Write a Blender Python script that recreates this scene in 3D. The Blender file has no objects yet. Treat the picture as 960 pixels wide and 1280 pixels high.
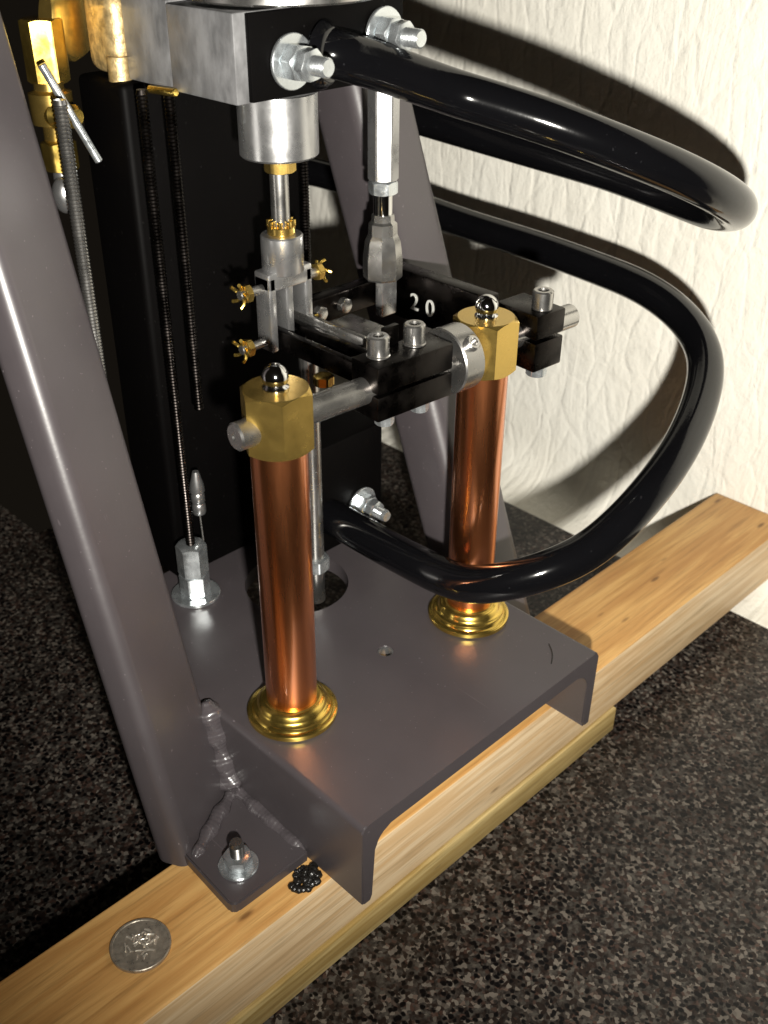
import bpy, bmesh, math, random
from mathutils import Vector, Matrix
random.seed(7)
S = 0.001                       # the scene is laid out in millimetres
V = Vector
C = bpy.context.scene.collection
sc = bpy.context.scene

# ------------------------------------------------------------------ camera
PITCH = math.radians(32.04); AZ = math.radians(45.9)
fh = V((math.cos(AZ), math.sin(AZ), 0)); rt = V((math.sin(AZ), -math.cos(AZ), 0)); up = V((0, 0, 1))
fw = fh*math.cos(PITCH) - up*math.sin(PITCH); cup = up*math.cos(PITCH) + fh*math.sin(PITCH)
cam = bpy.data.cameras.new('camera'); co = bpy.data.objects.new('camera', cam); C.objects.link(co)
m = Matrix.Identity(4)
for i, a in enumerate((rt, cup, -fw)):
    for j in range(3): m[j][i] = a[j]
co.matrix_world = Matrix.Translation(V((0, 0, 0.370))) @ m
cam.sensor_fit = 'VERTICAL'; cam.sensor_height = 36.0; cam.lens = 1320/1280*36.0
cam.shift_x = 16/1280
cam.clip_start = 0.01; cam.clip_end = 20
cam.dof.use_dof = True; cam.dof.focus_distance = 0.44; cam.dof.aperture_fstop = 17
sc.camera = co
sc.render.resolution_x = 768; sc.render.resolution_y = 1024

# ------------------------------------------------------------------ world: a dim warm room
w = bpy.data.worlds.new('World'); sc.world = w; w.use_nodes = True
w.node_tree.nodes['Background'].inputs['Color'].default_value = (1.0, 0.80, 0.58, 1)
w.node_tree.nodes['Background'].inputs['Strength'].default_value = 0.007
# ------------------------------------------------------------------ the flash of the camera
fl = bpy.data.lights.new('camera_flash', 'SPOT'); fo = bpy.data.objects.new('camera_flash', fl); C.objects.link(fo)
fl.energy = 30.0; fl.color = (1.0, 0.96, 0.88); fl.shadow_soft_size = 0.0065
fl.spot_size = math.radians(130); fl.spot_blend = 1.0
fpos = V((0, 0, .370)) + rt*0.026 - cup*0.057 + fw*0.01
aim = V((0.57, 0.36, 0.31))
fo.location = fpos; fo.rotation_euler = (aim - fpos).to_track_quat('-Z', 'Y').to_euler()
sc.view_settings.view_transform = 'Standard'; sc.view_settings.look = 'None'
sc.view_settings.exposure = 0.0; sc.view_settings.gamma = 1.0

# ------------------------------------------------------------------ materials
def mat(name):
    mt = bpy.data.materials.new(name); mt.use_nodes = True
    nt = mt.node_tree; b = nt.nodes['Principled BSDF']
    return mt, nt, b
def nd(nt, t, **k):
    n = nt.nodes.new(t)
    for a, v in k.items(): setattr(n, a, v)
    return n
def coords(nt, scale=(1, 1, 1), rot=(0, 0, 0), kind='Object'):
    tc = nd(nt, 'ShaderNodeTexCoord'); mp = nd(nt, 'ShaderNodeMapping')
    mp.inputs['Scale'].default_value = scale; mp.inputs['Rotation'].default_value = rot
    nt.links.new(tc.outputs[kind], mp.inputs['Vector']); return mp.outputs[0]
def noise(nt, vec, scale, detail=4, rough=.55, dist=0):
    n = nd(nt, 'ShaderNodeTexNoise'); n.inputs['Scale'].default_value = scale
    n.inputs['Detail'].default_value = detail; n.inputs['Roughness'].default_value = rough
    n.inputs['Distortion'].default_value = dist
    nt.links.new(vec, n.inputs['Vector']); return n
def ramp(nt, fac, stops, mode='LINEAR'):
    r = nd(nt, 'ShaderNodeValToRGB'); r.color_ramp.interpolation = mode
    e = r.color_ramp.elements
    while len(e) < len(stops): e.new(0.5)
    for q, (p, c) in zip(e, stops):
        q.position = p; q.color = (*c, 1) if len(c) == 3 else c
    nt.links.new(fac, r.inputs['Fac']); return r.outputs['Color']
def g(v): return (v, v, v)
def mix(nt, fac, a, b, mode='MIX'):
    n = nd(nt, 'ShaderNodeMix', data_type='RGBA', blend_type=mode)
    for s, x in ((n.inputs[0], fac), (n.inputs[6], a), (n.inputs[7], b)):
        if isinstance(x, (int, float)): s.default_value = x
        elif isinstance(x, tuple): s.default_value = (*x, 1)
        else: nt.links.new(x, s)
    return n.outputs[2]
def bump(nt, b, h, strength=.3, dist=.001):
    n = nd(nt, 'ShaderNodeBump'); n.inputs['Strength'].default_value = strength; n.inputs['Distance'].default_value = dist
    nt.links.new(h, n.inputs['Height']); nt.links.new(n.outputs[0], b.inputs['Normal']); return n

def metal(name, col, rough, var=.25, nscale=120, bstr=.08, rvar=.12, stretch=(1, 1, 1), dark=None):
    mt, nt, b = mat(name)
    vec = coords(nt, stretch)
    n = noise(nt, vec, nscale, 5, .6); n2 = noise(nt, vec, nscale*.22, 3)
    d = dark or tuple(c*(1-var) for c in col)
    c1 = ramp(nt, n.outputs[0], [(.35, d), (.65, col)])
    c2 = mix(nt, ramp(nt, n2.outputs[0], [(.45, g(0)), (.75, g(.3))]), c1, d)
    nt.links.new(c2, b.inputs['Base Color'])
    b.inputs['Metallic'].default_value = 1
    nt.links.new(ramp(nt, n.outputs[0], [(.3, g(max(.04, rough-rvar))), (.7, g(rough+rvar))]), b.inputs['Roughness'])
    bump(nt, b, n.outputs[0], bstr, .0006)
    return mt
def paint(name, col, rough, coat=0, bstr=.1, nscale=300, spec=.5):
    mt, nt, b = mat(name)
    vec = coords(nt); n = noise(nt, vec, nscale, 3); n2 = noise(nt, vec, 28, 4, .6)
    c = ramp(nt, n2.outputs[0], [(.35, tuple(x*.94 for x in col)), (.65, tuple(x*1.05 for x in col))])
    sp = noise(nt, vec, 650, 1); spk = ramp(nt, sp.outputs[0], [(.755, g(0)), (.775, g(1))])
    c = mix(nt, spk, c, tuple(min(1, x*2.4+.005) for x in col))
    sv = noise(nt, coords(nt, (420, 9, 60), (.2, .3, .9)), 1, 2)
    c = mix(nt, ramp(nt, sv.outputs[0], [(.735, g(0)), (.76, g(.7))]), c, tuple(min(1, x*1.9) for x in col))
    nt.links.new(c, b.inputs['Base Color'])
    nt.links.new(ramp(nt, n2.outputs[0], [(.3, g(rough-.02)), (.7, g(rough+.03))]), b.inputs['Roughness'])
    b.inputs['Specular IOR Level'].default_value = spec
    b.inputs['Coat Weight'].default_value = coat
    bump(nt, b, n.outputs[0], bstr, .0005)
    return mt
M = {}
M['grey'] = paint('grey_enamel', (.049, .042, .045), .38, 0, .10, 260, .7)
M['black'] = paint('black_gloss_enamel', (.0025, .0025, .003), .10, 0, .05, 340, .5)
M['matte_black'] = paint('black_satin_paint', (.0012, .001, .001), .55, 0, .12, 260, .05)
M['steel'] = metal('machined_steel', (.50, .49, .47), .27, .12, 90, .03, .06)
M['dark_steel'] = metal('oiled_dark_steel', (.030, .026, .024), .30, .4, 110, .06)
M['scuffed_steel'] = metal('scuffed_ground_steel', (.24, .24, .245), .42, .45, 130, .18, .1, (1, 1, .5))
M['scuffed_steel'].node_tree.nodes['Principled BSDF'].inputs['Metallic'].default_value = .45
M['alu'] = metal('aluminium', (.55, .55, .55), .29, .12, 100, .03, .06)
M['zinc'] = metal('zinc_plate', (.70, .74, .76), .24, .3, 160, .10)
M['brass'] = metal('brass', (.66, .45, .12), .24, .12, 110, .04, .05)
M['brass_pol'] = metal('polished_brass', (.80, .56, .13), .22, .3, 90, .05, .08)
M['copper'] = metal('copper', (.90, .32, .125), .29, .2, 60, .02, .05, (1, 1, .12))
cb = M['copper'].node_tree.nodes['Principled BSDF']; cb.inputs['Coat Weight'].default_value = .55; cb.inputs['Coat Roughness'].default_value = .09
M['bronze'] = metal('rough_bronze_casting', (.62, .46, .22), .45, .5, 260, .9, .1)
M['chrome'] = metal('chrome', (.75, .75, .74), .08, .15, 60, .02, .04)
M['weld'] = paint('painted_weld', (.060, .052, .056), .27, 0, .35, 300, .8)
M['nickel'] = metal('tarnished_cupronickel', (.50, .45, .37), .34, .35, 420, .25, .1)
M['nickel_worn'] = metal('worn_cupronickel', (.60, .55, .47), .30, .25, 400, .1, .08)
for k, x in (('zinc', .88), ('nickel', .7), ('nickel_worn', .55), ('bronze', .7), ('alu', .92), ('steel', .97), ('brass', .95), ('brass_pol', .97)):
    M[k].node_tree.nodes['Principled BSDF'].inputs['Metallic'].default_value = x
M['gunk'] = paint('black_tar', (.010, .009, .008), .25, 0, .9, 700, .5)
M['number'] = paint('white_number_paint', (.33, .33, .31), .5, 0, .1, 300)

def wood(name, light, dark, knot):
    mt, nt, b = mat(name)
    vec = coords(nt, (5, 90, 90)); v2 = coords(nt, (1, 7, 7)); v3 = coords(nt, (18, 420, 420))
    n = noise(nt, vec, 1.6, 6, .6, .9); n2 = noise(nt, v2, 9, 3); n3 = noise(nt, v3, 1.2, 3, .7)
    wv = nd(nt, 'ShaderNodeTexWave', wave_type='RINGS', rings_direction='X')
    wv.inputs['Scale'].default_value = 26; wv.inputs['Distortion'].default_value = 3.5; wv.inputs['Detail'].default_value = 3
    wv.inputs['Detail Scale'].default_value = .8
    nt.links.new(coords(nt, (.5, 2.6, 2.6), (0, 0, .02)), wv.inputs['Vector'])
    c = ramp(nt, n.outputs[0], [(.38, dark), (.58, light)])
    c = mix(nt, ramp(nt, wv.outputs[1], [(.55, g(0)), (.95, g(.55))]), c, dark)
    c = mix(nt, ramp(nt, n3.outputs[0], [(.30, g(.55)), (.5, g(0))]), c, tuple(x*.55 for x in dark))
    c = mix(nt, ramp(nt, n2.outputs[0], [(.56, g(0)), (.78, g(.6))]), c, knot)
    # a few elongated scars / bark pockets
    vo = nd(nt, 'ShaderNodeTexVoronoi'); vo.inputs['Scale'].default_value = 1
    nt.links.new(coords(nt, (22, 75, 75), (0, 0, .12)), vo.inputs['Vector'])
    c = mix(nt, ramp(nt, vo.outputs['Distance'], [(.05, g(.8)), (.12, g(0))]), c, tuple(x*.35 for x in knot))
    nt.links.new(c, b.inputs['Base Color'])
    b.inputs['Roughness'].default_value = .48; b.inputs['Specular IOR Level'].default_value = .35
    bump(nt, b, n.outputs[0], .25, .0006)
    return mt
M['wood_top'] = wood('lumber_weathered_orange', (.60, .355, .125), (.44, .225, .068), (.33, .14, .04))
M['wood_side'] = wood('lumber_fresh_sawn', (.70, .54, .34), (.56, .38, .20), (.52, .30, .12))
M['wood_green'] = wood('board_greenish', (.50, .38, .17), (.30, .20, .065), (.25, .14, .04))

mt, nt, b = mat('speckled_granite')
vec = coords(nt)
wob = noise(nt, vec, 260, 2); vv = nd(nt, 'ShaderNodeVectorMath', operation='MULTIPLY_ADD')
nt.links.new(wob.outputs['Color'], vv.inputs[0]); vv.inputs[1].default_value = (.0026, .0026, .0026); nt.links.new(vec, vv.inputs[2])
def voro(scale, out='Color'):
    v = nd(nt, 'ShaderNodeTexVoronoi'); v.inputs['Scale'].default_value = scale; v.inputs['Randomness'].default_value = 1
    nt.links.new(vv.outputs[0], v.inputs['Vector']); return v.outputs[out]
sep = nd(nt, 'ShaderNodeSeparateColor'); nt.links.new(voro(560), sep.inputs[0])
patch = noise(nt, vec, 16, 3); mid = noise(nt, vec, 320, 3, .6)
c = ramp(nt, mid.outputs[0], [(.32, (.010, .0075, .0065)), (.48, (.040, .034, .030)), (.62, (.080, .072, .062))])
c = mix(nt, ramp(nt, sep.outputs[0], [(.25, g(.85)), (.6, g(0))]), c, (.016, .009, .007))
c = mix(nt, ramp(nt, sep.outputs[1], [(.76, g(0)), (.90, g(.85))]), c, (.19, .165, .14))
c = mix(nt, ramp(nt, sep.outputs[2], [(.80, g(0)), (.95, g(.6))]), c, (.09, .050, .038))
vd = nd(nt, 'ShaderNodeTexVoronoi'); vd.inputs['Scale'].default_value = 350; nt.links.new(vv.outputs[0], vd.inputs['Vector'])
sd_ = nd(nt, 'ShaderNodeSeparateColor'); nt.links.new(vd.outputs['Color'], sd_.inputs[0])
spot = mix(nt, 1.0, ramp(nt, vd.outputs['Distance'], [(.38, g(1)), (.50, g(0))]), ramp(nt, sd_.outputs[0], [(.30, g(0)), (.36, g(1))]), 'MULTIPLY')
c = mix(nt, spot, c, (.003, .0025, .003))
c = mix(nt, 1.0, c, ramp(nt, patch.outputs[0], [(.3, g(.42)), (.65, g(.92))]), 'MULTIPLY')
nt.links.new(c, b.inputs['Base Color']); b.inputs['Roughness'].default_value = .3; b.inputs['Specular IOR Level'].default_value = .2
fine = noise(nt, vec, 900, 2); bump(nt, b, fine.outputs[0], .12, .0004)
M['granite'] = mt

mt, nt, b = mat('embossed_white_wall')
v1 = coords(nt, (1, 16, 7), (.62, 0, 0)); n1 = noise(nt, v1, 2.6, 5, .55, .8)
v2 = coords(nt); n2 = noise(nt, v2, 130, 5, .65, .3); n3 = noise(nt, v2, 7, 3)
v4 = coords(nt, (1, 26, 6), (-.5, 0, 0)); n4 = noise(nt, v4, 1.6, 4, .6, 1.6)
h = mix(nt, .42, n1.outputs[0], n2.outputs[0]); h = mix(nt, .4, h, n4.outputs[0])
ve = nd(nt, 'ShaderNodeTexVoronoi', feature='DISTANCE_TO_EDGE'); ve.inputs['Scale'].default_value = 1
wb = noise(nt, v2, 14, 3); wm = nd(nt, 'ShaderNodeVectorMath', operation='MULTIPLY_ADD'); nt.links.new(wb.outputs['Color'], wm.inputs[0]); wm.inputs[1].default_value = (.9, .9, .9)
nt.links.new(coords(nt, (1, 52, 20), (.6, 0, 0)), wm.inputs[2]); nt.links.new(wm.outputs[0], ve.inputs['Vector'])
h = mix(nt, .10, h, ramp(nt, ve.outputs['Distance'], [(0, g(0)), (.10, g(.8)), (.4, g(1))]))
c = ramp(nt, n3.outputs[0], [(.3, (.82, .79, .70)), (.7, (.90, .88, .80))])
crease = ramp(nt, n4.outputs[0], [(.30, g(.9)), (.42, g(1))])
c = mix(nt, 1.0, c, crease, 'MULTIPLY')
nt.links.new(c, b.inputs['Base Color']); b.inputs['Roughness'].default_value = .7; b.inputs['Specular IOR Level'].default_value = .25
bump(nt, b, h, 1.0, .005)
M['wall'] = mt

# ------------------------------------------------------------------ mesh builder (mm)
def frame(d):
    d = V(d).normalized(); a = V((0, 0, 1)) if abs(d.z) < .9 else V((1, 0, 0))
    u = a.cross(d).normalized(); return u, d.cross(u), d
class B:
    def __init__(s): s.bm = bmesh.new()
    def box(s, x0, x1, y0, y1, z0, z1, bev=0, seg=2, rot=None):
        bm2 = bmesh.new(); bmesh.ops.create_cube(bm2, size=1)
        c = V(((x0+x1)/2, (y0+y1)/2, (z0+z1)/2))
        for v in bm2.verts: v.co = V((v.co.x*(x1-x0), v.co.y*(y1-y0), v.co.z*(z1-z0)))
        if bev: bmesh.ops.bevel(bm2, geom=bm2.edges[:], offset=bev, segments=seg, affect='EDGES', profile=.5)
        for v in bm2.verts: v.co = (rot @ v.co if rot else v.co) + c
        s.merge(bm2); return s
    def merge(s, bm2):
        me = bpy.data.meshes.new('t'); bm2.to_mesh(me); bm2.free(); s.bm.from_mesh(me); bpy.data.meshes.remove(me)
    def lathe(s, p, d, prof, n=32, cap=True, phase=0):
        p = V(p); u, v, d = frame(d); rings = []
        for r, h in prof:
            ring = []
            for i in range(n):
                a = 2*math.pi*i/n + phase
                rr = r(a) if callable(r) else r
                hh = h(a) if callable(h) else h
                ring.append(s.bm.verts.new(p + d*hh + (u*math.cos(a) + v*math.sin(a))*rr))
            rings.append(ring)
        for a, b_ in zip(rings, rings[1:]):
            for i in range(n): s.bm.faces.new((a[i], a[(i+1) % n], b_[(i+1) % n], b_[i]))
        if cap:
            s.bm.faces.new(rings[0][::-1]); s.bm.faces.new(rings[-1])
        return s
    def cyl(s, p0, p1, r, n=32, bev=.4, r2=None):
        p0, p1 = V(p0), V(p1); L = (p1-p0).length; r2 = r if r2 is None else r2; bev = min(bev, L*.3, r*.5)
        return s.lathe(p0, p1-p0, [(r-bev, 0), (r, bev), (r2, L-bev), (r2-bev, L)], n)
    def ring(s, p, d, ro, ri, h, n=40, bev=.3):
        return s.lathe(p, d, [(ri, 0), (ro-bev, 0), (ro, bev), (ro, h-bev), (ro-bev, h), (ri, h), (ri, 0)], n, cap=False)
    def hexa(s, p, d, af, h, phase=0, both=True, hole=0):
        R = lambda a: (af/2)/math.cos(((a-phase + math.pi/6) % (math.pi/3)) - math.pi/6)
        k = af/2*.98; ch = lambda a: max(0, R(a)-k)*.62
        n = 48
        prof = [(k, 0), (R, (lambda a: ch(a)) if both else 0), (R, lambda a: h-ch(a)), (k, h)]
        if not both: prof[0] = (R, -.001)
        return s.lathe(p, d, prof, n)
    def thread(s, p0, p1, r, pitch=1.25, n=14):
        p0, p1 = V(p0), V(p1); L = (p1-p0).length; prof = []; h = 0
        k = int(L/pitch)
        for i in range(k):
            prof += [(r*.84, i*pitch), (r, (i+.5)*pitch)]
        prof.append((r*.8, L))
        return s.lathe(p0, p1-p0, prof, n)
    def sphere(s, c, r, sx=1, sy=1, sz=1, u=24, v=16, rot=None):
        bm2 = bmesh.new(); bmesh.ops.create_uvsphere(bm2, u_segments=u, v_segments=v, radius=r)
        for q in bm2.verts:
            k = V((q.co.x*sx, q.co.y*sy, q.co.z*sz)); q.co = (rot @ k if rot else k) + V(c)
        s.merge(bm2); return s
    def tube(s, pts, r, n=28, sub=10, cap=True):
        P = [V(p) for p in pts]; Q = []
        ext = [P[0]*2-P[1]] + P + [P[-1]*2-P[-2]]
        for i in range(1, len(ext)-2):
            a, b_, c, d = ext[i-1:i+3]
            for k in range(sub):
                t = k/sub
                Q.append(.5*((2*b_) + (c-a)*t + (2*a-5*b_+4*c-d)*t*t + (3*b_-a-3*c+d)*t**3))
        Q.append(P[-1])
        for _ in range(sub):                      # even out the bends
            Q = [Q[0]] + [(Q[i-1]+Q[i]*2+Q[i+1])/4 for i in range(1, len(Q)-1)] + [Q[-1]]
        rings = []; u = None
        for i, q in enumerate(Q):
            d = (Q[min(i+1, len(Q)-1)] - Q[max(i-1, 0)]).normalized()
            if u is None: u = frame(d)[0]
            u = (u - d*u.dot(d)).normalized(); v = d.cross(u)
            rings.append([s.bm.verts.new(q + (u*math.cos(2*math.pi*j/n) + v*math.sin(2*math.pi*j/n))*r) for j in range(n)])
        for a, b_ in zip(rings, rings[1:]):
            for i in range(n): s.bm.faces.new((a[i], a[(i+1) % n], b_[(i+1) % n], b_[i]))
        if cap: s.bm.faces.new(rings[0][::-1]); s.bm.faces.new(rings[-1])
        return s
    def prism(s, poly, d, origin=(0, 0, 0)):      # poly: list of 3-D points, extruded by vector d
        a = [s.bm.verts.new(V(p)) for p in poly]; b_ = [s.bm.verts.new(V(p)+V(d)) for p in poly]; n = len(a)
        s.bm.faces.new(a[::-1]); s.bm.faces.new(b_)
        for i in range(n): s.bm.faces.new((a[i], a[(i+1) % n], b_[(i+1) % n], b_[i]))
        return s
ORG = {}
def link(o, parent, c):
    C.objects.link(o); ORG[o.name] = V(c)
    if parent: o.parent = parent; o.location = (V(c)-ORG[parent.name])*S
    else: o.location = V(c)*S
def obj(name, b_, material, parent=None, label=None, smooth=38, mats=None, kind=None, origin=None):
    bm = b_.bm; bmesh.ops.recalc_face_normals(bm, faces=bm.faces[:])
    lo = V([min(v.co[i] for v in bm.verts) for i in range(3)]); hi = V([max(v.co[i] for v in bm.verts) for i in range(3)])
    c = V(origin) if origin else V(((lo.x+hi.x)/2, (lo.y+hi.y)/2, lo.z))
    for v in bm.verts: v.co = (v.co-c)*S
    me = bpy.data.meshes.new(name); bm.to_mesh(me); bm.free()
    for p in me.polygons: p.use_smooth = True
    me.set_sharp_from_angle(angle=math.radians(smooth))
    me.materials.append(M[material])
    for x in mats or []: me.materials.append(M[x])
    o = bpy.data.objects.new(name, me); link(o, parent, c)
    if label: o['label'] = label
    if kind: o['kind'] = kind
    return o
def tag(o, label, cat, group=None):
    o['label'] = label; o['category'] = cat
    if group: o['group'] = group
    return o
def cut(o, cutters):
    for cb in cutters:
        bm = cb.bm; bmesh.ops.recalc_face_normals(bm, faces=bm.faces[:])
        for v in bm.verts: v.co = (v.co-ORG[o.name])*S
        me = bpy.data.meshes.new('cutter'); bm.to_mesh(me); bm.free()
        k = bpy.data.objects.new('cutter', me); C.objects.link(k)
        k.matrix_world = Matrix.Translation(ORG[o.name]*S)
        md = o.modifiers.new('b', 'BOOLEAN'); md.object = k; md.operation = 'DIFFERENCE'; md.solver = 'EXACT'
        bpy.context.view_layer.update()
        new = bpy.data.meshes.new_from_object(o.evaluated_get(bpy.context.evaluated_depsgraph_get()))
        o.modifiers.clear(); new.name = o.name; o.data = new
        bpy.data.objects.remove(k)
    for p in o.data.polygons: p.use_smooth = True
    o.data.set_sharp_from_angle(angle=math.radians(38))

# ------------------------------------------------------------------ the setting
GZ = -57
o = obj('countertop', B().prism([(-350, -200, GZ-30), (650, -200, GZ-30), (650, 640, GZ-30), (277, 640, GZ-30), (277, 1150, GZ-30), (-350, 1150, GZ-30)], (0, 0, 30)), 'granite'); o['kind'] = 'structure'
o['label'] = 'dark speckled granite countertop under the timber'
wp = [(560, GZ+.01), (575, GZ+1.2), (586, GZ+4.5), (593.5, GZ+9.5), (598.3, GZ+16.5), (600.2, GZ+26), (600.8, GZ+40), (600.8, 620), (640, 620), (640, GZ+.01)]
o = obj('wall', B().prism([(x, -250, z) for x, z in wp], (0, 1040, 0)), 'wall', smooth=50); o['kind'] = 'structure'
o['label'] = 'cream white embossed wall covering curving out onto the countertop'

# ------------------------------------------------------------------ timber
def timber(name, x0, x1, y0, y1, z0, z1, top, side, bev):
    o = obj(name, B().box(x0, x1, y0, y1, z0, z1, bev, 3), top, mats=[side])
    for p in o.data.polygons:
        p.material_index = 0 if p.normal.z > .5 else 1
    return o
tb = timber('pine_timber', -140, 598, 226, 279.5, -40, 0, 'wood_top', 'wood_side', 1.4)
tag(tb, 'long pine beam with orange top and pale sawn side carrying the engine', 'timber')
lb = timber('pine_board', -140, 411, 224.5, 282, GZ, -40.2, 'wood_green', 'wood_green', 1.0)
tag(lb, 'thin yellow green board lying under the long pine beam, shorter than it', 'timber')

# ------------------------------------------------------------------ coin
cc = V((118.4, 254.1, 0)); R = 12.13
b_ = B().lathe(cc, (0, 0, 1), [(R-.25, 0), (R, .2), (R, 1.5), (R-.25, 1.75), (R-1.0, 1.75), (R-1.25, 1.45), (.01, 1.5)], 96)
coin = obj('coin', b_, 'nickel'); tag(coin, 'worn silver coin lying face up on the pine beam', 'coin')
b_ = B()
ca = math.radians(-52)
def cp(x, y, z): return cc + V((x*math.cos(ca)-y*math.sin(ca), x*math.sin(ca)+y*math.cos(ca), z))
for k in range(34):                                # worn, unreadable relief
    a = random.random()*6.28; q = random.random()**.5*8.2; t = random.random()*6.28; l = random.uniform(.6, 2.2)
    x, y = q*math.cos(a)*.75, q*math.sin(a)
    b_.tube([cp(x-l*math.cos(t), y-l*math.sin(t), 1.5), cp(x, y+.3, 1.52), cp(x+l*math.cos(t), y+l*math.sin(t), 1.5)], random.uniform(.28, .6), 7, 3)
obj('relief', b_, 'nickel_worn', coin)

# ------------------------------------------------------------------ tar lump on the beam
b_ = B()
for i in range(90):
    a = random.random()*6.28; q = random.random()**.5
    b_.sphere((187+math.cos(a)*7*q, 233.2+math.sin(a)*5.4*q, .2+random.random()**2*(4.2-3.8*q)), .5+random.random()**2*1.9, 1, 1, .8, 8, 6)
tar = obj('tar_lump', b_, 'gunk', smooth=180); tag(tar, 'crumbly black lump stuck to the beam between foot plate and channel', 'lump')

# ------------------------------------------------------------------ the engine
E0 = V((273, 270, 0))
eng = bpy.data.objects.new('steam_engine', None); link(eng, None, E0)
tag(eng, 'model steam engine on grey steel frame with copper posts and black tube loops', 'engine')

# --- base channel
X0, X1, CH = 194.8, 351.5, 46.0
prof = []
def arc(cx, cz, r, a0, a1, n):
    return [(cx+r*math.cos(math.radians(a0+(a1-a0)*i/n)), cz+r*math.sin(math.radians(a0+(a1-a0)*i/n))) for i in range(n+1)]
prof += [(X0, .8)] + arc(X0+3, CH-3, 3, 180, 90, 5) + arc(X1-3, CH-3, 3, 90, 0, 5) + [(X1, .8), (X1-.8, 0)]
prof += [(X1-4.6, 0)] + arc(X1-5.2, 2, 1.2, -60, 180, 3)[1:2] + [(X1-6.0, 3)] + arc(X1-16, CH-17, 9, 0, 90, 6) + arc(X0+16, CH-17, 9, 90, 180, 6) + [(X0+6.0, 3), (X0+4.6, 0), (X0+.8, 0)]
b_ = B().prism([(x, 206, z) for x, z in prof], (0, 198, 0))
bmesh.ops.bevel(b_.bm, geom=[e for e in b_.bm.edges if all(abs(v.co.y-206) < .01 for v in e.verts)], offset=.7, segments=2, affect='EDGES')
chan = obj('base_channel', b_, 'grey', eng, 'grey painted steel channel lying flanges down across the beam', origin=(273, 206, 0))
cut(chan, [B().lathe((284, 349, 20), (0, 0, 1), [(27, 0), (27, 60)], 64), B().lathe((278, 277, 20), (0, 0, 1), [(3.9, 0), (3.9, 60)], 32)])

obj('lit_hole_wall', B().ring((278, 277, CH-7), (0, 0, 1), 3.85, 3.2, 6.7, 32, .1), 'alu', chan)  # bright ring added to show the hole's unpainted inner wall as lit

# --- the two legs of the A-frame: square tube leaning back
def leg(x0, x1, y0, slope, z0, z1, dep=38, rad=8):
    P = []
    for cx, cy, a0 in ((x0+rad, rad, 180), (x1-rad, rad, 270), (x1-rad, dep-rad, 0), (x0+rad, dep-rad, 90)):
        P += [(cx+rad*math.cos(math.radians(a0+90*i/5)), cy+rad*math.sin(math.radians(a0+90*i/5))) for i in range(6)]
    b_ = B()
    b_.prism([(x, y0+slope*z0+y, z0) for x, y in P], (0, slope*(z1-z0), z1-z0))
    return b_
def yawed(L, R, th, rad, slope, z0, z1):
    L, R = V((*L, 0)), V((*R, 0)); u = (R-L).normalized(); w = V((-u.y, u.x, 0)); W = (R-L).length; P = []
    for cx, cy, a0 in ((rad, rad, 180), (W-rad, rad, 270), (W-rad, th-rad, 0), (rad, th-rad, 90)):
        P += [L + u*(cx+rad*math.cos(math.radians(a0+90*i/6))) + w*(cy+rad*math.sin(math.radians(a0+90*i/6))) for i in range(7)]
    return B().prism([(p.x, p.y+slope*z0, z0) for p in P], (0, slope*(z1-z0), z1-z0))
legL = obj('frame_leg', yawed((154.5, 271), (193.6, 291.5), 17, 5.5, .292, 0.3, 345), 'grey', eng, 'grey square tube leg beside the coin, leaning back', smooth=30)
legR = obj('frame_leg', leg(356, 395, 272, .385, 0.3, 345), 'grey', eng, 'grey square tube leg standing in front of the wall', smooth=30)
b_ = B().prism([(155, 276, .2), (153.5, 242, .2), (154.4, 240, .2), (156.5, 239.2, .2), (194.2, 239.2, .2), (194.2, 296, .2)], (0, 0, 6))
bmesh.ops.bevel(b_.bm, geom=b_.bm.edges[:], offset=.8, segments=2, affect='EDGES')
foot = obj('foot_plate', b_, 'grey', legL)
def bead(pts, r, pitch=2.2):
    b_ = B(); P = [V(p) for p in pts]; L = sum((c-a).length for a, c in zip(P, P[1:])); n = int(L/.45); rings = []
    d = (P[-1]-P[0]).normalized(); u, v, _ = frame(d); ph = 0
    for i in range(n+1):
        t = i/n*L
        for a, c in zip(P, P[1:]):
            l = (c-a).length
            if t <= l+1e-6: q = a.lerp(c, t/l); break
            t -= l
        ph += .45/pitch*random.uniform(.6, 1.4)
        k = (1 + .035*abs(math.sin(ph*math.pi)) + .14*math.sin(i*.10+r) + .10*math.sin(i*.23+2*r))*min(1, .45+i*.06, .4+(n-i)*.06)
        rings.append([b_.bm.verts.new(q + (u*math.cos(2*math.pi*j/14)+v*math.sin(2*math.pi*j/14))*r*k*(1+.10*math.sin(j*1.9+i*.21))) for j in range(14)])
    for a, c in zip(rings, rings[1:]):
        for j in range(14): b_.bm.faces.new((a[j], a[(j+1) % 14], c[(j+1) % 14], c[j]))
    b_.bm.faces.new(rings[0][::-1]); b_.bm.faces.new(rings[-1])
    return b_
obj('weld_bead', bead([(193.6, 305.5, 49), (193.8, 295.5, 16), (193, 289, 6)], 5.4), 'weld', legL, smooth=180)
obj('weld_bead', bead([(157, 270.5, 5.6), (175, 280, 6), (193.5, 289.5, 6.2)], 3.3), 'weld', legL, smooth=180)
obj('weld_bead', bead([(193.8, 290, 6), (193.8, 262, 5.2), (193.5, 241.5, 3.8)], 3.4), 'weld', legL, smooth=180)
# foot bolt
fb = obj('foot_bolt', B().thread((168, 254, 2), (168, 254, 21), 3.1, 1.2, 18), 'steel', legL)
obj('washer', B().ring((168, 254, 6.2), (0, 0, 1), 8.6, 3.2, 1.4), 'zinc', fb)
obj('nut', B().hexa((168, 254, 7.6), (0, 0, 1), 11, 5.5, .3), 'zinc', fb)

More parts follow.
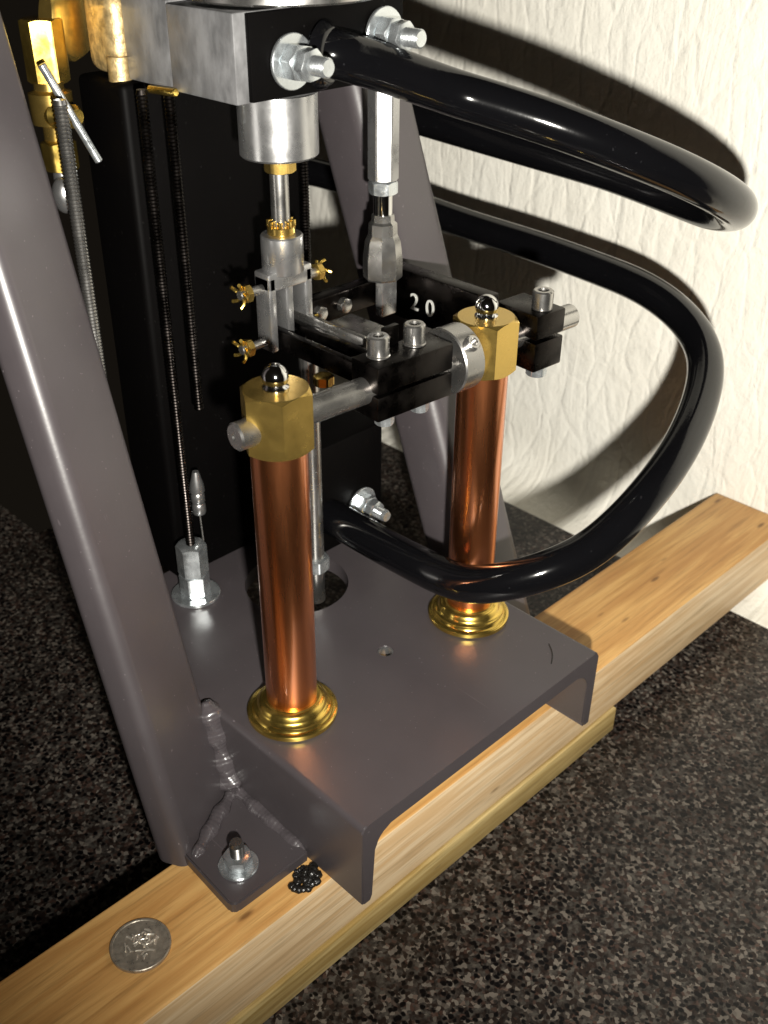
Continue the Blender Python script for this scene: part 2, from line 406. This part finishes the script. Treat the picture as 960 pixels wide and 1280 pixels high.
# --- copper posts
def post(x, y):
    p = obj('post', B().lathe((x, y, CH), (0, 0, 1), [(11, 0), (11.1, .5), (11.1, 135)], 72), 'copper', eng, 'upright polished copper tube post')
    obj('flange', B().lathe((x, y, CH), (0, 0, 1), [(19.2, .05), (20, .8), (20, 2.6), (19.4, 3.2), (17.8, 3.4), (17.2, 4.2), (17.0, 5.2), (15.6, 5.8), (15.0, 6.8), (14.6, 8.4), (13.6, 9.2), (12.4, 9.6), (12.2, 10.4), (11.05, 10.5)], 72, cap=False), 'brass_pol', p)
    hx = obj('hex_head', B().hexa((x, y, CH+133.6), (0, 0, 1), 24.6, 24.4, 0), 'brass', p, smooth=25)
    ba = obj('ball_stud', B().lathe((x, y, CH+157.5), (0, 0, 1), [(5.0, 0), (5.0, 1.0), (4.0, 1.6), (3.6, 2.4)], 32).sphere((x, y, CH+162.4), 5.0), 'chrome', p)
    return p
post(219.1, 276.2); post(327.8, 268.6)

# --- cross shaft (slightly skewed like the posts) with clamps
def sh(x): return V((x, 276.2 - (x-219.1)*(7.6/108.7), 190))
sd = (sh(300)-sh(200)).normalized()
b_ = B(); L = (sh(384)-sh(200)).length
b_.lathe(sh(200), sd, [(1.2, .6), (1.8, 0), (4.7, 0), (5.5, .8), (5.5, L-.8), (4.7, L)], 40)
shaft = obj('cross_shaft', b_, 'steel', eng)
rz = Matrix.Rotation(math.atan2(sd.y, sd.x), 3, 'Z')
def clampbox(b, xc, dx0, dx1, y0, y1, z0, z1, bev=.8):
    c = sh(xc)
    bm2 = B().box((dx0-dx1)/2, (dx1-dx0)/2, (y0-y1)/2, (y1-y0)/2, (z0-z1)/2, (z1-z0)/2, bev)
    off = V(((dx0+dx1)/2, (y0+y1)/2, 0))
    for v in bm2.bm.verts: v.co = rz @ (v.co+off) + V((c.x, c.y, (z0+z1)/2))
    b.merge(bm2.bm); return b
def loc(xc, dx, dy, z):
    c = sh(xc); q = rz @ V((dx, dy, 0)); return V((c.x+q.x, c.y+q.y, z))
def capscrew(p, parent, d=(0, 0, 1), r=4.4, h=8):
    s = obj('cap_screw', B().lathe(p, d, [(r*.6, -2), (r*.6, 0), (r-.4, 0), (r, .5), (r, h-.6), (r-.6, h), (r*.55, h), (r*.5, h-3), (.01, h-3)], 28), 'steel', parent)
    return s
clb = B(); clampbox(clb, 280, -19.5, 20.5, -9, 7.5, 190.8, 202)
main = obj('shaft_clamp', clb, 'dark_steel', eng, 'black split clamp block on the shaft between the posts')
clb = B(); clampbox(clb, 280, -19.5, 20.5, -9, 7.5, 179, 189.6)
obj('lower_half', clb, 'dark_steel', main)
for dx in (-11, 8):
    s = capscrew(loc(280, dx, 1, 202.8), main)
    obj('washer', B().ring(loc(280, dx, 1, 202), (0, 0, 1), 4.8, 2.7, 1.0), 'steel', s)
for dx in (-11, 8):
    obj('nut', B().hexa(loc(280, dx, -3, 174), (0, 0, 1), 7, 5, .4), 'zinc', main)
obj('spacer_plate', B().box(276.5, 284.5, 277.5, 280, 201.5, 210, .4), 'dark_steel', main)
# collar beside the rear post
cx = 303.5
b_ = B().ring(sh(cx), sd, 14.2, 5.6, 11, 48, .6)
col = obj('shaft_collar', b_, 'steel', eng)
capscrew(sh(cx+5.5)+V((-.5, -8.6, 8.2)), col, (0, -.72, .69), 3.4, 4.4)
# right clamp
clb = B(); clampbox(clb, 356, -9, 9, -12, 13, 191, 202)
rc = obj('shaft_clamp', clb, 'dark_steel', eng, 'small dark clamp at the wall end of the shaft')
clb = B(); clampbox(clb, 356, -9, 9, -12, 13, 176, 189.4); obj('lower_half', clb, 'dark_steel', rc)
capscrew(loc(356, 0, -6, 202), rc, r=4.6, h=8.5)
obj('nut', B().hexa(loc(356, 0, -6, 171), (0, 0, 1), 8.5, 5, .2), 'zinc', rc)

# --- forked lever from the main clamp to the piston clevis
fk = obj('fork_lever', B().box(268.3, 272, 278, 345, 186, 195, .8).box(279, 282.7, 278, 345, 186, 195, .8).box(271, 280, 287, 293, 186.5, 194.5, .8), 'dark_steel', eng)
obj('lever_cap', B().box(285.5, 300, 297, 322, 194, 198, .8).box(283, 286, 297, 345, 187, 198.5, .8), 'steel', fk)
obj('brass_nut', B().hexa((266, 303, 181), (0, 0, 1), 8, 4, .2), 'brass', fk)
# --- piston rod with clevis
px, py = 275.5, 338
clv = obj('clevis', B().lathe((px, py, 219), (0, 0, 1), [(8.6, 0), (9, .6), (9, 15.4), (8.4, 16)], 36)
          .box(px-12, px-8, py-5, py+5, 186, 219.5, 1).box(px+8, px+12, py-5, py+5, 186, 219.5, 1).box(px-12, px+12, py-5, py+5, 213, 221, 1)
          .box(px-2, px+2, py-4, py+4, 186, 216, .8), 'alu', eng, 'aluminium fork end below the piston rod')
def spring_pin(p, q, parent):
    p, q = V(p), V(q); d = (q-p).normalized()
    o = obj('clevis_pin', B().cyl(p, q, 2.1, 20), 'steel', parent)
    for e, s in ((p, 1), (q, -1)):
        obj('pin_nut', B().hexa(e+d*s*2.2-(d*2 if s < 0 else V()), d, 7, 3, .3), 'brass', o)
        b_ = B()                                       # split pin ends
        for k in range(5):
            a = k*1.257+.3; u, v, _ = frame(d)
            b_.tube([e+d*s*1.2, e+d*s*1.0+(u*math.cos(a)+v*math.sin(a))*3.6, e-d*s*.8+(u*math.cos(a+.3)+v*math.sin(a+.3))*5.2], .8, 8, 3)
        obj('split_pin', b_, 'brass_pol', o)
    return o
spring_pin((px-25, py, 190), (px+17, py, 190), clv)
spring_pin((px-24, py, 214), (px+22, py, 214), clv)
rod = obj('piston_rod', B().cyl((px, py, 234), (px, py, 271), 3.9, 32), 'steel', eng)
b_ = B().ring((px, py, 235), (0, 0, 1), 5.9, 3.9, 3.4)
for k in range(8):
    a = k*math.pi/4; b_.box(px+5*math.cos(a)-.9, px+5*math.cos(a)+.9, py+5*math.sin(a)-.9, py+5*math.sin(a)+.9, 238, 241, .3)
obj('castle_nut', b_, 'brass', rod)
# lower stud showing in the big hole
ls = obj('tail_rod', B().cyl((287, 337, 40), (287, 337, 180), 4.6, 24), 'steel', eng)
obj('tail_nut', B().hexa((287, 337, 60), (0, 0, 1), 13, 7, .2), 'zinc', ls)
xb = obj('crosshead_bar', B().box(287.5, 341.5, 340, 348, 188, 200, .8), 'dark_steel', eng)
for q in (296, 311):
    obj('bar_bolt', B().hexa((q, 340, 194), (0, -1, 0), 6.5, 3.2, .2), 'steel', xb)

# --- cylinder block
blk = obj('cylinder_block', B().box(247, 331, 325, 365.5, 291, 322, .7), 'scuffed_steel', eng, 'scuffed steel block above the gland')
obj('end_plate', B().box(247.6, 331, 366, 397, 291.3, 323, .7), 'scuffed_steel', blk)
obj('face_plate', B().box(252.5, 330.4, 322.8, 325.1, 291.6, 321.6, .3), 'matte_black', blk)
obj('cover_ring', B().lathe((287, 345, 323.2), (0, 0, 1), [(37, 0), (38, .8), (38, 9), (37, 10)], 72), 'steel', blk)
obj('drip_lip', B().cyl((246, 362, 291), (246, 380, 290), 1.6, 14), 'brass_pol', blk)
gl = obj('gland', B().lathe((px, 337, 267), (0, 0, 1), [(15, 0), (15.9, .9), (15.9, 24), ], 64), 'alu', eng)
obj('gland_nut', B().hexa((px, 337, 260.5), (0, 0, 1), 11.5, 6.4, .3), 'brass', gl)
def stud(p, parent, s=1.0):
    p = V(p); d = V((0, -1, 0))
    o = obj('stud', B().thread(p, p+d*21*s, 3.6*s, 1.4, 18), 'zinc', parent)
    obj('washer', B().ring(p+d*.2, d, 10*s, 3.7*s, 1.6*s), 'zinc', o)
    obj('nut', B().hexa(p+d*1.9*s, d, 12*s, 6*s, .35), 'zinc', o)
    obj('lock_nut', B().hexa(p+d*8.1*s, d, 10.5*s, 5*s, .7), 'zinc', o)
    return o
stud((271, 322.6, 304), blk); stud((319, 322.6, 309), blk)

# --- connecting link on the right
lx, ly = 328, 331
lk = obj('link_rod', B().hexa((lx, ly, 249), (0, 0, 1), 12, 38, .32), 'alu', eng, smooth=25)
obj('link_nut', B().hexa((lx, ly, 243), (0, 0, 1), 11.5, 5.6, .1), 'zinc', lk)
obj('threaded_end', B().cyl((lx, ly, 232), (lx, ly, 243.5), 4.2, 24), 'chrome', lk)
obj('link_eye', B().lathe((lx, ly, 205), (0, 0, 1), [(8.6, 0), (9.0, .8), (9.0, 9), (8.0, 17), (6.6, 20), (6.4, 25), (5.2, 26), (5.0, 29)], 8, phase=.75), 'steel', lk, smooth=20)
obj('link_tongue', B().box(lx-5.2, lx+4.6, ly-5, ly-.4, 188, 210, .8), 'alu', lk)
lv = obj('numbered_lever', B().box(342, 351, 281, 348, 181, 205, .8), 'dark_steel', eng, 'dark lever bar with the number 20 on its side')
obj('lever_pin', B().lathe((lx+13.8, 352-4, 191), (-1, -.1, 0), [(2.4, 0), (2.4, 18), (4.6, 18.4), (3.4, 22), (2.0, 22.6)], 20), 'dark_steel', lv)
for ch, yy, zz in (('2', 326.5, 187.6), ('0', 316.5, 187.2)):
    cu = bpy.data.curves.new('digit', 'FONT'); cu.body = ch; cu.size = 11.5*S; cu.extrude = .25*S
    t = bpy.data.objects.new('t', cu); C.objects.link(t); bpy.context.view_layer.update()
    me = bpy.data.meshes.new_from_object(t.evaluated_get(bpy.context.evaluated_depsgraph_get())); bpy.data.objects.remove(t)
    R3 = Matrix(((0, 0, -1), (-1, 0, 0), (0, 1, 0)))
    for v in me.vertices: v.co = R3 @ v.co
    me.materials.clear(); me.materials.append(M['number'])
    o = bpy.data.objects.new('digit', me); link(o, lv, (341.7, yy, zz))

# --- black standard behind, tie rods
std = obj('column', B().box(241, 338, 393, 428, CH, 290.8, 3, 3), 'matte_black', eng, 'black painted column carrying the cylinder block')
obj('bracket', B().box(283, 341, 343, 393.5, 60, 122, 2), 'matte_black', std)
stud((325, 343, 80), std, .92)
def tie(x, y, z0, z1, r, name='tie_rod'): return obj(name, B().thread((x, y, z0), (x, y, z1), r, 1.5, 12), 'dark_steel', eng)
t1 = tie(240, 377, CH+1, 291, 2.4); tie(250, 373, 150, 291, 2.4); tie(328, 384, 120, 291, 2.4)
t4 = obj('spring_conduit', B().thread((212, 391, 150), (212, 391, 289), 2.9, 1.5, 14), 'steel', eng)
obj('washer', B().ring((240, 377, CH+.1), (0, 0, 1), 12.5, 3, 1.8), 'zinc', t1)
obj('nut', B().hexa((240, 377, CH+2.0), (0, 0, 1), 13.5, 12, .55), 'zinc', t1)
obj('coupling_nut', B().hexa((240, 377, CH+14.2), (0, 0, 1), 13.5, 17, .40), 'zinc', t1)
dn = obj('drain_nipple', B().lathe((251, 383, 88), (0, 0, 1), [(3.0, 0), (3.4, 1), (3.4, 5), (2.8, 6), (3.4, 7), (3.4, 11), (2.8, 12), (3.8, 13), (3.4, 17), (1.6, 24)], 24), 'alu', eng)
obj('wire', B().tube([(251, 383, 89), (251, 382, 70), (251, 381, CH+.4)], .55, 8, 4), 'steel', dn)
obj('side_bolt', B().thread((300, 346, 88), (300, 318, 88), 2.2, 1.5, 12), 'zinc', eng)

# --- tube loops
T1 = [(285, 326, 306), (290, 319, 305), (299, 316, 302), (311, 312, 298), (336, 301, 288), (348, 286, 283), (361, 267, 277), (377, 249, 269), (398, 234, 259), (421, 226, 248), (447, 227, 236), (472, 239, 225), (490, 261, 217), (499, 290, 217), (495, 328, 223), (484, 374, 229), (470, 421, 236), (452, 480, 245), (430, 525, 251), (390, 545, 255), (345, 505, 258), (322, 455, 260), (318, 430, 260)]
obj('tube_loop', B().tube(T1, 9.0, 32, 8), 'black', eng, 'glossy black bent tube reaching out above the other loop', smooth=60)
T2 = [(318, 427, 200), (322, 470, 200), (350, 560, 198), (410, 600, 194), (455, 580, 190), (478, 527, 187), (498, 444, 173), (499, 379, 171), (500, 332, 168), (496, 295, 166), (487, 264, 160), (471, 241, 152), (447, 226, 142), (413, 215, 129), (379, 212, 115), (351, 215, 103), (331, 222, 97), (317, 235, 90), (308, 250, 84), (304.5, 265, 82.5), (303, 280, 82.5), (302.5, 310, 82), (302.5, 346, 82)]
obj('tube_loop', B().tube(T2, 9.0, 32, 8), 'black', eng, 'large black tube loop sweeping down to the base in front of the rear copper post', smooth=60)

obj('tube_weld', B().lathe((286.5, 322.9, 304.6), (.35, -1, -.05), [(11.5, 0), (12.6, 1), (11.8, 2.6), (10.4, 4.2), (9.2, 5)], 40), 'black', blk)
# --- bronze casting and drain cock at the left of the block
bc = obj('bronze_boss', B().box(243, 268, 398, 421, 292, 324, 6, 4).cyl((247, 402, 290), (247, 402, 300), 5, 20), 'bronze', eng, 'rough golden bronze casting joined to the block')
obj('hex_flange', B().hexa((240, 420, 312), V((-.35, .9, 0)), 28, 7, .2), 'brass', bc)
dc = obj('drain_cock', B().box(-8.5, 8.5, -8.5, 8.5, -13, 13, 2.2, 3) if False else B().hexa((225, 421, 290), (0, 0, 1), 15, 24, .5), 'brass_pol', eng, 'brass drain cock with a steel cross handle', smooth=25)
obj('cock_body', B().lathe((222.5, 417.5, 268), (0, 0, 1), [(5, 0), (5, 6), (8.6, 7), (8.8, 19), (6, 20), (6, 23)], 32), 'brass', dc)
obj('outlet_nut', B().hexa((221, 414, 257), (0, 0, 1), 13, 11.5, .6), 'brass_pol', dc)
obj('spindle', B().lathe((221, 414, 279), V((.15, -.95, .05)), [(5.6, 0), (5.8, 3), (4, 5), (3.8, 9), (4.6, 10), (4.6, 13), (3, 15)], 28), 'brass_pol', dc)
obj('white_spot_ball', B().sphere((218.5, 411, 247.5), 6.2, .8, .8, 1.25).cyl((220.5, 413.5, 252), (221, 414, 258), 4, 20), 'alu', dc)  # ball and neck added to stand in for an unidentified white spot
obj('cross_handle', B().cyl((213.5, 404, 300), (228.5, 396, 262), 1.7, 16), 'zinc', dc)

# --- a curled hair lying on the plate
hb = obj('hair_strand', B().tube([(327.3, 216.1, CH+.25), (331.5, 218.6, CH+.5), (335, 221.8, CH+.4), (338.2, 226, CH+.25)], .28, 6, 5), 'gunk')
tag(hb, 'short curved black hair lying on the grey plate near its corner', 'hair')
